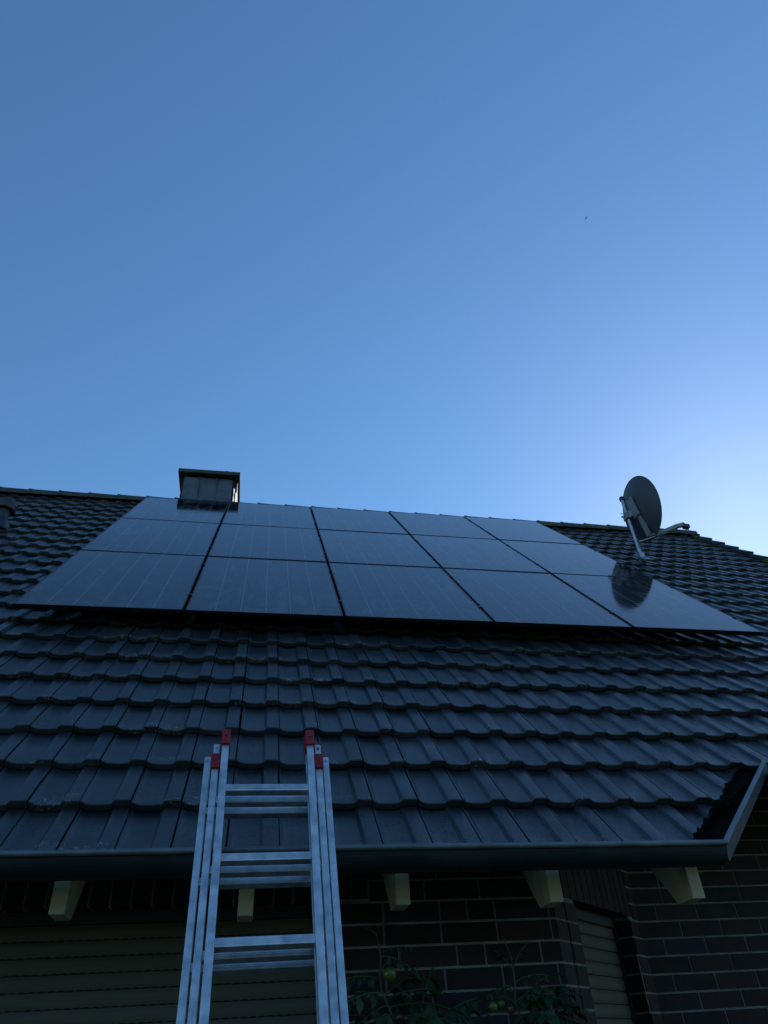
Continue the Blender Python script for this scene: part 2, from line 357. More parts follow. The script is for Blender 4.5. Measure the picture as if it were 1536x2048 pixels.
# 45 degree bay side with its own shuttered opening
dd = V((1, 1, 0)).normalized(); dn = V((1, -1, 0)).normalized(); LD = .82*2**.5
hd = [(.25, 1.0, -.86, .578)]
brick_face(wl, (1.37, WY, 0), dd, .115, -CZ, zt1-.02, dn, phase=2)
brick_face(wl, (1.37+.135*dd.x, WY+.135*dd.y, 0), dd, LD-.135, -CZ, zt1-.02, dn, holes=[(h[0]-.135, h[1]-.135, h[2], h[3]) for h in hd]+[(.0, .93, .57, .825)], soldier=[(.005, .93, .578, .13)], phase=3)
wall_slab(wm, (1.37, WY, 0), dd, .118, -CZ-.05, zt1, dn, .115)
wall_slab(wm, (1.37+.135*dd.x, WY+.135*dd.y, 0), dd, LD-.135, -CZ-.05, zt1, dn, .115, holes=[(h[0]-.135, h[1]-.135, h[2], h[3]) for h in hd])
wall_slab(wm, V((1.37, WY, 0))+dd*.112-dn*.02, dd, .03, -CZ-.05, zt1, dn, .09)
# recessed wall on the right
brick_face(wl, (1.37+.82, WY2, 0), (1, 0, 0), 6.8-2.19, -CZ, zt2-.02, (0, -1, 0), phase=4)
wall_slab(wm, (2.19, WY2, 0), (1, 0, 0), 6.8-2.19, -CZ-.05, zt2, (0, -1, 0), .115)
# reveal bricks (jambs) of both openings
for z in [(.313 + k*CH + JT/2) for k in range(-14, 4)]:
    if z+BH > .578: continue
    wl.obox((.412, WY+.002, z), (-.007, 0, 0), (0, .108, 0), (0, 0, BH))
    a = V((1.37, WY, z)) + dd*1.0; wl.obox(a-dn*.002, -dd*.006, -dn*.1, (0, 0, BH))
# remaining walls of the house
YB = 2*rp(0, VR).y - WY2
brick_face(wl, (6.8, WY2, 0), (0, 1, 0), YB-WY2, -CZ, zt2-.02, (1, 0, 0), phase=5)
wall_slab(wm, (6.8, WY2, 0), (0, 1, 0), YB-WY2, -CZ-.05, zt2, (1, 0, 0), .115)
rz = rp(0, VR, -.16).z; ry = rp(0, VR).y
wm.raw([(6.79, WY2, zt2), (6.79, YB, zt2), (6.79, ry, rz-.05), (6.69, WY2, zt2), (6.69, YB, zt2), (6.69, ry, rz-.05)], [(0, 1, 2), (5, 4, 3), (0, 3, 4, 1), (1, 4, 5, 2), (2, 5, 3, 0)])
wm.raw([(-5.8, WY, zt1), (-5.8, YB, zt1), (-5.8, ry, rz-.05), (-5.7, WY, zt1), (-5.7, YB, zt1), (-5.7, ry, rz-.05)], [(2, 1, 0), (3, 4, 5), (1, 4, 3, 0), (2, 5, 4, 1), (0, 3, 5, 2)])
wall_slab(wm, (-5.9, YB, 0), (0, -1, 0), YB-WY, -CZ-.05, zt1, (-1, 0, 0), .115)
wall_slab(wm, (6.8, YB, 0), (-1, 0, 0), 12.7, -CZ-.05, zt2, (0, 1, 0), .115)
wall = wl.build('wall', M['brick'], house); wm.build('mortar_backing', M['mortar'], wall)
# shutters
def shutter(o, d, n, wid, z0, z1):
    rot = Mx((( d[0], -n[0], 0, o[0]), (d[1], -n[1], 0, o[1]), (0, 0, 1, z1+CZ), (0, 0, 0, 1)))
    mb = MB(); pitch_ = .0577; k = 0; z = 0
    while z > z0-z1:
        prof = [(0.004, 0), (0, -.002), (-.0035, -.016), (-.0045, -.029), (-.0035, -.042), (0, -.0545), (.004, -.0565), (.004, -.0577)]
        for (a, za), (b, zb_) in zip(prof[:-1], prof[1:]):
            mb.poly([(0, a, z+za), (0, b, z+zb_), (wid, b, z+zb_), (wid, a, z+za)])
        z -= pitch_
    m = mb.build('roller_shutter', M['slat'], house, shift=False); m.matrix_parent_inverse = house.matrix_world.inverted(); m.matrix_basis = rot
    fr = MB(); fr.obox((-.001, -.02, -.0), (wid+.002, 0, 0), (0, .03, 0), (0, 0, .05)); fr.obox((-.0, -.018, z0-z1), (.012, 0, 0), (0, .03, 0), (0, 0, z1-z0-.001)); fr.obox((wid-.012, -.018, z0-z1), (.012, 0, 0), (0, .03, 0), (0, 0, z1-z0-.001))
    f = fr.build('guide_frame', M['plastic'], m, shift=False)
    return m
shutter((-1.999, WY+.118, 0), (1, 0, 0), (0, -1, 0), 2.41, -.86, .530)
shutter(V((1.37, WY, 0))+dd*.251-dn*.10, dd, dn, .745, -.86, .530)
sill = MB(); sill.bbox((-2.02, WY-.03, -.93), (2.45, 0, 0), (0, .2, 0), (0, 0, .07), .004); sill.build('window_sill', M['concrete'], house)
# ---- roof tiles
roof = None
prof = [(0, -.012), (.012, -.006), (.045, -.006), (.058, -.0105), (.105, -.0195), (.16, -.0238), (.26, -.0258), (.42, -.0262), (.54, -.0252), (.605, -.0232), (.668, -.0012), (.69, .0003), (.80, .0006), (.945, .0003), (.968, -.0008), (.978, -.004), (.984, -.012)]
rows = [(.03, None, -.037), (.0030, None, -.0345), (0, 'n', -.0105), (.0012, None, -.0036), (.0050, None, -.0007), (.02, None, 0), (.12, None, 0), (.24, None, 0), (.352, None, 0)]
GX = TX0 + T0.x                              # joint number 1 sits at GX + TW
ncol0 = math.floor((XL-GX)/TW); ncol1 = math.floor((XR-GX)/TW)
def cutline(x): return -2.59 + .94*(x-1.775)
rt_ = MB(); EAVE2 = 2
for j in range(0, 25):
    v0 = j*TL - TV0
    rowdx = random.uniform(-.0025, .0025)
    for i in range(ncol0, ncol1+1):
        x0 = GX + i*TW + rowdx + random.uniform(-.0017, .0017); dn_ = random.uniform(-.0022, .0030); dv = random.uniform(-.003, .003); ro = random.uniform(-.006, .006)
        if i == 4 + 0 and j in (3, 4, 5): x0 += .004
        tip = random.uniform(-.0015, .0015)
        if v0 + .35 > VR + .02 and j == 24: pass
        gx1 = x0 + TW
        if j < 2 and cutline(x0+.02) > v0+TL: continue
        vs = []; nose_drop = {}
        for (vv, _, hh) in rows:
            for (pu, ph) in prof:
                x = x0 + pu*TW; curve = -.003*max(0, math.sin(min(1, max(0, (pu-.03)/.62))*math.pi)) if vv < .03 else 0
                n_ = (ph*.66 if hh > -.02 else ph*.5) + hh - .037*(vv/TL) + dn_ + tip*(pu-.5)*2
                v_ = v0 + vv + dv + ro*(pu-.5)*TW*3 + curve
                if j < 2:
                    c = cutline(x) + .02*math.sin(x*57+j*2)*.35 + .012*math.sin(x*131)
                    if v_ < c: v_ = min(c, v0+.352); 
                vs.append((x, v_, n_))
        if j < 2 and max(q[1] for q in vs[len(prof):]) - min(q[1] for q in vs) < .03: continue
        K = len(rt_.v); rt_.v += [tuple(rp(*q)) for q in vs]
        for a, (vv, _, hh) in enumerate(rows):
            for (pu, ph) in prof: rt_.uv.append((pu, vv/TL))
        nP = len(prof)
        for a in range(len(rows)-1):
            for b in range(nP-1):
                rt_.f.append((K+a*nP+b, K+a*nP+b+1, K+(a+1)*nP+b+1, K+(a+1)*nP+b)); rt_.m.append(0)
        # edge thickness on both sides
roof = rt_.build('roof', M['tile'], house, smooth=True, sharp=24)
# boards, membrane and rear slope
ub = MB()
A = [rp(XL, -2.50, -.062), rp(1.80, -2.50, -.062), rp(2.70, -1.84, -.062), rp(XR-.05, -1.84, -.062), rp(XR-.05, VR, -.062), rp(XL, VR, -.062)]
ub.poly(A, 0); ub.build('membrane', M['under'], roof)
bd = MB(); vv = -2.50
while vv < VR-.2:                            # tongue and groove boards under the rafters' tops
    xe = 1.80 + max(0, (vv+2.50))/.66*.9 if vv < -1.84 else XR-.05
    if vv < .2: bd.obox(rp(XL, vv, -.085), (xe-XL, 0, 0), es*.118, nn*.016)
    vv += .12
bd.build('soffit', M['soffit'], house)
rb = MB()
def mirror(p): return V((p.x, 2*ry - p.y, p.z))
for j in range(0, 24):
    v0 = j*TL - TV0
    rb.poly([mirror(rp(XL, v0, 0)), mirror(rp(XL, v0+TL, -.03)), mirror(rp(XR, v0+TL, -.03)), mirror(rp(XR, v0, 0))]); rb.poly([mirror(rp(XL, v0, -.03)), mirror(rp(XL, v0, 0)), mirror(rp(XR, v0, 0)), mirror(rp(XR, v0, -.03))])
rb.build('rear_roof', M['ridge'], house)
# verge tiles on the right gable edge, stepped course by course
def lshape(o, e):
    pr = [(0, .001), (.006, -.0), (.083, 0), (.083, -.13), (.105, -.13), (.105, .040), (.100, .045), (.005, .045), (0, .040)]
    vs = [o + ex*a + nn*b for a, b in pr] + [o + e + ex*a + nn*b for a, b in pr]; n = len(pr)
    return vs, [(i, (i+1) % n, n+(i+1) % n, n+i)[::-1] for i in range(n)] + [(0, 1, 2, 7, 8), (2, 3, 4, 5, 6, 7)] + [tuple(n+i for i in f)[::-1] for f in ((0, 1, 2, 7, 8), (2, 3, 4, 5, 6, 7))]
for j in range(1, 25):
    v0 = j*TL - TV0
    if v0 < -1.9: continue
    a = rp(XR-.07, v0-.012, -.008); tgt = MB()
    bx = [(0, 0, .052), (.10, 0, .052), (.10, 0, -.13), (0, 0, 0)]
    o = rp(XR-.07, v0-.012, 0); L_ = TL+.02; e2 = es*L_ - nn*.034
    if j == 24: e2 = e2*.9
    tgt.raw(*lshape(o, e2))
    tgt.build('verge_tile', M['moss'] if random.random() < .45 else M['ridge'], roof)
# ridge caps
pitchR = .402; nR = 0; x = XR+.02
px0 = -3.78
k0 = -6
rg = []
for k in range(-6, 30):
    xs = px0 + k*pitchR
    if xs < XL-.1 or xs > XR: continue
    m = MB(); L_ = min(pitchR+.045, XR+.06-xs); segs = 14; top = rp(0, VR, 0); cy, cz = ry, top.z
    jz = random.uniform(-.003, .004)
    def cap(x_, r_): return [V((x_, cy + math.copysign(abs(math.cos(a))**.8, math.cos(a))*r_*.80, cz-.052+jz + math.sin(a)**.8*(r_+.012))) for a in [math.pi*q/segs for q in range(segs+1)]]
    for t0, t1, ra, rb_ in ((0, .004, .108, .115), (.004, .035, .115, .114), (.035, .042, .114, .108), (.042, L_, .108, .097)):
        ring = [cap(xs+t0, ra), cap(xs+t1, rb_)]
        for q in range(segs): m.poly([ring[0][q], ring[0][q+1], ring[1][q+1], ring[1][q]])
    m.poly(cap(xs, .108)[::-1])
    if xs+L_ > XR: m.poly(cap(xs+L_, .097))
    m.build('ridge_tile', M['moss'] if xs > 3.3 and random.random() < .7 else M['ridge'], roof, smooth=True)
# ---- rafter tails
def rafter(xc, yf, zb, wid=.056):
    m = MB(); x0, x1 = xc-wid/2, xc+wid/2; flat = .13
    top = lambda y: plane_z(y, -.0865)
    yE = yf+1.25
    pr = [(yf, zb), (yf+flat, zb), (yE, zb+(yE-yf-flat)*math.tan(TH)), (yE, top(yE)), (yf, top(yf))]
    vs = [(x0, *q) for q in pr]+[(x1, *q) for q in pr]
    bm = bmesh.new(); P = [bm.verts.new(v) for v in vs]
    bm.faces.new(P[:5]); bm.faces.new(P[5:][::-1])
    for i in range(5): bm.faces.new((P[i], P[5+i], P[5+(i+1) % 5], P[(i+1) % 5])[::1])
    bmesh.ops.recalc_face_normals(bm, faces=bm.faces); bmesh.ops.bevel(bm, geom=bm.edges[:], offset=.0025, segments=1, affect='EDGES')
    bm.verts.index_update(); m.raw([v.co.copy() for v in bm.verts], [[v.index for v in f.verts] for f in bm.faces]); bm.free()
    m.build('rafter', M['cream'], house)
for xc in (-4.3, -3.7, -3.09, -2.48, -1.87, -1.26): rafter(xc, 3.0, .486)
for xc, z_ in ((-.653, .486), (.008, .463), (.605, .484), (1.229, .478), (1.848, .476)): rafter(xc, 3.0, z_)
for k in range(7): rafter(2.50+k*.62, 3.50, .486+.50*math.tan(TH))
# ---- gutters
def gutter(x0, x1, yc, zc, r, name='gutter', bead=.011):
    m = MB(); n = 16
    ring = lambda x, rr: [V((x, yc - math.cos(a)*rr, zc - math.sin(a)*rr)) for a in [math.pi*q/n for q in range(n+1)]]
    xs = [x0 + (x1-x0)*i/12 for i in range(13)]
    for a, b in zip(xs[:-1], xs[1:]):
        for rr, fl in ((r, 0), (r-.003, 1)):
            A_, B_ = ring(a, rr), ring(b, rr)
            for q in range(n):
                f = [A_[q], A_[q+1], B_[q+1], B_[q]]; m.poly(f if not fl else f[::-1])
    for x in (x0, x1): m.poly(ring(x, r))
    o = m.build(name, M['zincd'], house, smooth=True)
    b = MB(); b.tube([(x, yc-r-.004, zc+.004+.0015*math.sin(x*3)) for x in xs], bead, 12); b.build('bead', M['zinc'], o, smooth=True)
    return o
GYC, GZ = 2.827, .629
go = gutter(XL, 1.885, GYC, GZ, .064)
n = 16                                        # joint sleeves
for xj, wj in ((1.77, .006), (.92, .005), (-.70, .005), (-3.2, .005)):
    sl_ = MB(); A_ = [V((xj, GYC - math.cos(a)*.0655, GZ - math.sin(a)*.0655)) for a in [math.pi*q/n for q in range(n+1)]]
    for q in range(n): sl_.poly([A_[q], A_[q+1], A_[q+1]+ex*wj, A_[q]+ex*wj])
    sl_.build('joint_sleeve', M['zincd'], go, smooth=True)
# sheet apron dropping tiles' water into the gutter
ap = MB(); ap.poly([rp(XL, -2.53, -.05), rp(1.86, -2.53, -.05), rp(1.86, -2.40, -.045), rp(XL, -2.40, -.045)]); ap.build('drip_edge', M['zincd'], go)
# diagonal metal edge closing the cut tiles, with its channel
dg = MB()
a, b = rp(1.948, -2.575, 0), rp(2.672, -1.868, 0.0); dv_ = (b-a); side = dv_.normalized().cross(nn).normalized()
if side.x < 0: side = -side
dg.bbox(a - side*.002 - nn*.0, dv_, side*.022, nn*.014, .005)
dg2 = MB(); dg2.raw([a+side*.018-V((0, 0, .0)), b+side*.018, b+side*.018-V((0, 0, .04)), a+side*.018-V((0, 0, .05)), a+side*.015, b+side*.015, b+side*.015-V((0, 0, .04)), a+side*.015-V((0, 0, .05))],
       [(0, 1, 2, 3), (7, 6, 5, 4), (3, 2, 6, 7), (0, 3, 7, 4), (1, 0, 4, 5)])
et = dg.build('edge_trim', M['zinc'], go); dg2.build('trim_apron', M['zincd'], et)
ch = MB(); c0, c1 = rp(1.70, -2.56, -.07), rp(2.45, -1.82, -.07)
ch.poly([a+side*.012-nn*.06, c0-nn*.03, c1-nn*.08, b+side*.012-nn*.13]); ch.poly([a+side*.012-nn*.06, b+side*.012-nn*.13, b+side*.012, a+side*.012]); ch.poly([c0-nn*.03, c0+nn*.01, c1+nn*.01, c1-nn*.08]); ch.build('valley_channel', M['under'], go)
g2 = rp(0, -1.88); gutter(2.70, XR, g2.y-.085, g2.z-.05, .079)
# fascia behind the main gutter
fs_ = MB(); fs_.obox((XL, 2.925, .582), (1.83-XL, 0, 0), (0, .02, 0), (0, 0, .038)); 
fs_.build('fascia', M['soffit'], house)
# ---- chimney behind the ridge
chm = MB(); CY = 8.60
Lx, Rx = -1.375, -.50; ztop = 7.385
chm.obox((Lx+.03, CY+.06, 5.4), (Rx-Lx-.03, 0, 0), (0, .55, 0), (0, 0, ztop-5.4))
chim = chm.build('chimney', M['brick'], roof)
cl = MB()
cl.obox((Lx+.065, CY, 5.8), (.735, 0, 0), (0, .058, 0), (0, 0, ztop-5.8-.03))
for xx in (.295, .555): cl.obox((Lx+xx, CY-.028, 5.8), (.010, 0, 0), (0, .028, 0), (0, 0, ztop-5.8-.03))
cl.build('cladding', M['lead'], chim)
tr = MB()
for xx, zz in ((.83, ztop-.20), (.865, ztop-.28)):
    tr.raw([(Lx+xx, CY-.004, 5.8), (Lx+xx+.014, CY+.022, 5.8), (Lx+xx+.014, CY+.022, zz), (Lx+xx, CY-.004, zz), (Lx+xx-.004, CY+.03, 5.8), (Lx+xx-.004, CY+.03, zz)], [(0, 1, 2, 3), (1, 4, 5, 2), (4, 0, 3, 5)])
tr.build('corner_trim', M['alu'], chim)
cp = MB(); cp.bbox((Lx-.03, CY-.085, ztop), (Rx-Lx+.065, 0, 0), (0, .80, 0), (0, 0, .068), .008)
cp.build('chimney_cap', M['concrete'], chim)
fl = MB(); fl.bbox((-.70, CY-.07, ztop+.066), (.06, 0, 0), (0, .05, 0), (0, 0, .02), .004); fl.build('cap_flashing', M['concrete'], chim)
# ---- vent pipe on the left
vp = MB(); vc = V((-2.945, 6.85, .035)); zr = plane_z(vc.y, 0)
vp.tube([vc+V((0, 0, zr-.15)), vc+V((0, 0, 5.16))], .066, 28); vpo = vp.build('vent_pipe', M['ventm'], roof, smooth=True)
vp = MB(); vp.tube([vc+V((0, 0, 5.13)), vc+V((0, 0, 5.135)), vc+V((0, 0, 5.15)), vc+V((0, 0, 5.225)), vc+V((0, 0, 5.25)), vc+V((0, 0, 5.262))], [.092, .110, .116, .116, .10, .05], 32); vp.build('vent_cap', M['ventm'], vpo, smooth=True)
vp = MB(); vp.tube([vc+V((0, 0, zr-.13)), vc+V((0, 0, zr+.02)), vc+V((0, -.0, zr+.05))], [.14, .095, .07], 28); vp.build('pipe_collar', M['ventm'], vpo, smooth=True)

# ------------------------------------------------------------------ solar panels
PW, PH, PT = 1.134, 1.722, .035
Rroof = Mx(((1, 0, 0, 0), (0, es.y, nn.y, 0), (0, es.z, nn.z, 0), (0, 0, 0, 1)))
def frame_mesh():
    m = MB(); lw = .011; t = PT
    for o, a, b in (((0, 0, -t), (PW, 0, 0), (0, lw, 0)), ((0, PH-lw, -t), (PW, 0, 0), (0, lw, 0)), ((0, lw+.0002, -t), (lw, 0, 0), (0, PH-2*lw-.0004, 0)), ((PW-lw, lw+.0002, -t), (lw, 0, 0), (0, PH-2*lw-.0004, 0))):
        m.bbox(o, a, b, (0, 0, t), .0012)
    for o, a, b in (((lw, lw, -t), (PW-2*lw, 0, 0), (0, .02, 0)), ((lw, PH-lw-.02, -t), (PW-2*lw, 0, 0), (0, .02, 0))): m.obox(o, a, b, (0, 0, .002))
    return m
fm = frame_mesh()
gm = MB(); gm.obox((.0112, .0112, -.008), (PW-.0224, 0, 0), (0, PH-.0224, 0), (0, 0, .0065))
bj = MB(); bj.obox((PW/2-.05, PH-.2, -.026), (.1, 0, 0), (0, .08, 0), (0, 0, .0178))
def clamp_mesh(y):
    c = MB(); c.bbox((PW-.004, y, .0005), (.028, 0, 0), (0, .035, 0), (0, 0, .006), .001); c.tube([(PW+.010, y+.0175, -.03), (PW+.010, y+.0175, .010)], .005, 8); return c
clm, clm2 = clamp_mesh(.36), clamp_mesh(1.36)
proto = {}
rowname = ['bottom', 'middle', 'top']; colname = ['first', 'second', 'third', 'fourth', 'fifth']
extra = {(0, 4): 'bottom right corner solar panel mirroring the satellite dish', (2, 0): 'top left corner solar panel directly in front of the chimney',
         (0, 0): 'bottom left corner solar panel, its lower corner pointing to the left picture edge', (2, 4): 'top right corner solar panel next to the bare ridge tiles',
         (1, 4): 'middle row solar panel at the right end of the array, left of the dish foot', (1, 0): 'middle row solar panel at the left end of the array'}
for r_ in range(3):
    for c_ in range(5):
        wpos = P0 + ex*(c_*(PW+.02)) + es*(r_*(PH+.02)); mw = Mx.Translation(wpos+V((0, 0, CZ))) @ Rroof @ Mx.Rotation(random.uniform(-.0022, .0022), 4, 'X') @ Mx.Rotation(random.uniform(-.0022, .0022), 4, 'Y')
        e = empty('solar_panel', None, mw)
        lab = extra.get((r_, c_), 'black solar panel in the %s row, %s column from the left of the array' % (rowname[r_], colname[c_]))
        tag(e, lab, 'solar panel', 'solar panels laid in three rows on the roof')
        if not proto:
            for nm, mbx, mt in (('frame', fm, M['black']), ('glass', gm, M['cells']), ('junction_box', bj, M['plastic']), ('clamp', clm, M['black']), ('clamp2', clm2, M['black'])):
                proto[nm] = mbx.build(nm.rstrip('2'), mt, None, shift=False)
            obs = dict(proto)
        else: obs = {k: o.copy() for k, o in proto.items()}
        for k, o in obs.items():
            if o.name not in S.collection.objects: S.collection.objects.link(o)
            o.parent = e
            o['seed'] = [random.uniform(0, 30), random.uniform(0, 30), random.uniform(0, 30)]
        if c_ == 4:
            o = obs['clamp']
fr_ = MB()
for r_ in range(3):
    for f_ in (.22, .80):
        v_ = P0 + es*(r_*(PH+.02)+PH*f_)
        fr_.obox(v_ - ex*.03 - nn*(PT+.042), (5*(PW+.02)+.04, 0, 0), es*.04, nn*.04)
        for k in range(10): fr_.obox(v_ + ex*(.2+k*.6) - nn*(PT+.11), (.03, 0, 0), es*.006, nn*.07)
tag(fr_.build('mounting_frame', M['black']), 'black metal rails and roof hooks holding the solar panels from beneath', 'mounting frame')
# ------------------------------------------------------------------ satellite dish
C_ = fw*0
def ray(x, y): 
    v = fw*F + rt*(x-768) - up*(y-1024); return v.normalized()
DC = V((4.972, 6.740, 5.738)); mast = V((4.83, 6.885, 0))
dish = empty('satellite_dish', (mast.x, mast.y, 5.02+CZ)); bpy.context.view_layer.update()
tag(dish, 'grey satellite dish on a steel mast, seen from behind beside the solar panels', 'satellite dish')
az, tl = math.radians(91), math.radians(8)
dn3 = V((math.sin(az)*math.cos(tl), math.cos(az)*math.cos(tl), math.sin(tl))); dhx = V((math.cos(az), -math.sin(az), 0)); dvx = dhx.cross(dn3)*1
if dvx.z < 0: dvx = -dvx
m = MB(); nr, na = 10, 56; hs = .457; ws = .427
def dpt(rr, a, th=0): 
    return DC + dhx*(math.cos(a)*rr*ws) + dvx*(math.sin(a)*rr*hs) - dn3*(.085*(1-rr*rr)+th)
for side_, th in ((0, 0), (1, .004)):
    vs = [dpt(i/nr, 2*math.pi*j/na, th) for i in range(nr+1) for j in range(na)]
    fsx = [((i)*na+j, (i+1)*na+j, (i+1)*na+(j+1) % na, i*na+(j+1) % na) for i in range(nr) for j in range(na)]
    m.raw(vs, fsx if side_ == 0 else [f[::-1] for f in fsx])
m.tube([dpt(1, 2*math.pi*j/na, .002) for j in range(na+1)], .0065, 8, caps=False)
m.build('reflector', M['dish'], dish, smooth=True)
m = MB(); m.tube([mast+V((0, 0, 5.05)), mast+V((0, 0, 6.02))], .024, 18); mo = m.build('mast', M['steel'], dish, smooth=True)
m = MB(); m.tube([mast+V((0, 0, 5.985)), mast+V((0, 0, 5.99)), mast+V((0, 0, 6.035)), mast+V((0, 0, 6.055))], [.025, .036, .036, .018], 18); m.build('mast_cap', M['plastic'], mo, smooth=True)
m = MB(); m.bbox(mast+V((-.05, -.10, 4.93)), (.10, 0, 0), es*.26, nn*.012, .003); m.bbox(mast+V((-.035, -.035, 4.96)), (.07, 0, 0), (0, .07, 0), (0, 0, .14), .004)
m.tube([mast+V((.03, 0, 5.08)), mast+V((.075, -.10, 4.93))], .006, 8); m.tube([mast+V((-.05, 0, 5.03)), mast+V((.06, 0, 5.03))], .007, 8); m.build('roof_mount', M['steel'], dish)
# clamp bracket, back plate
m = MB()
bz = 5.70
m.bbox(mast+V((-.045, -.05, bz-.045)), (.09, 0, 0), (0, .10, 0), (0, 0, .09), .005)
pA = mast+V((-.02, -.04, bz+.02)); 
bc = DC - dn3*.100
m.bbox(bc - dhx*.06 - dvx*.12 - dn3*.03, dhx*.12, dvx*.30, dn3*.028, .005)
for s_ in (-1, 1): 
    o_ = mast+V((-.01, -.035+.03*s_, bz-.05)); m.obox(o_, bc-dvx*.04-dhx*-.0+dhx*.03*s_-o_-V((0, 0, .0)), (0, .006, 0), (0, 0, .11))
m.tube([mast+V((-.10, -.02, bz-.02)), mast+V((.05, -.02, bz-.02))], .006, 8); m.tube([mast+V((-.105, -.02, bz-.02)), mast+V((-.09, -.02, bz-.02))], .013, 8)
m.tube([mast+V((-.11, -.025, bz+.03)), mast+V((.05, -.025, bz+.03))], .005, 8)
m.build('bracket', M['bracket'], dish)
# feed arm
yA = DC.y
def ry_(x, y, yy): q = ray(x, y); return q*(yy/q.y)
k1 = ry_(1281, 1030, yA-.03); k1.x = bc.x-.03
m = MB()
pa = [ry_(1272, 1012, yA), ry_(1287, 1048, yA), ry_(1299, 1071, yA), ry_(1312, 1070, yA), ry_(1352, 1053, yA), ry_(1364, 1050, yA)]
pa[0].x -= .02
for q0, q1 in zip(pa[:-1], pa[1:]):
    t = (q1-q0); s_ = V((0, 1, 0)); nrm_ = t.cross(s_).normalized()
    m.bbox(q0 - s_*.026 - nrm_*.025 - t.normalized()*.008, t + t.normalized()*.016, s_*.052, nrm_*.050, .005)
m.build('feed_arm', M['bracket'], dish)
m = MB(); b0, b1 = ry_(1278, 1083, yA), ry_(1336, 1064, yA); m.tube([b0, b1], .009, 8); m.build('strut', M['steel'], dish)
m = MB(); hd_ = ry_(1370, 1051, yA); ax = (DC-hd_).normalized()
m.tube([hd_+ax*.045, hd_+ax*.02, hd_+ax*.018, hd_-ax*.05], [.030, .032, .020, .020], 16)
m.bbox(hd_-V((.045, .03, .035))+V((.01, 0, -.01)), (.085, 0, 0), (0, .06, 0), (0, 0, .055), .006)
for k in range(3): m.tube([hd_+V((-.015+k*.022, 0, -.04)), hd_+V((-.012+k*.022, 0, -.075))], .006, 8)
m.build('receiver_head', M['plastic'], dish, smooth=False)
m = MB(); m.tube([hd_+V((.01, 0, -.07)), hd_+V((-.05, 0, -.11)), (pa[4]+pa[3])/2-V((0, .03, .03)), pa[2]-V((0, .03, .03)), mast+V((.03, -.03, 5.45)), mast+V((.03, -.02, 5.2)), mast+V((.07, -.03, 5.0))], .004, 8); m.build('cable', M['plastic'], dish, smooth=True)

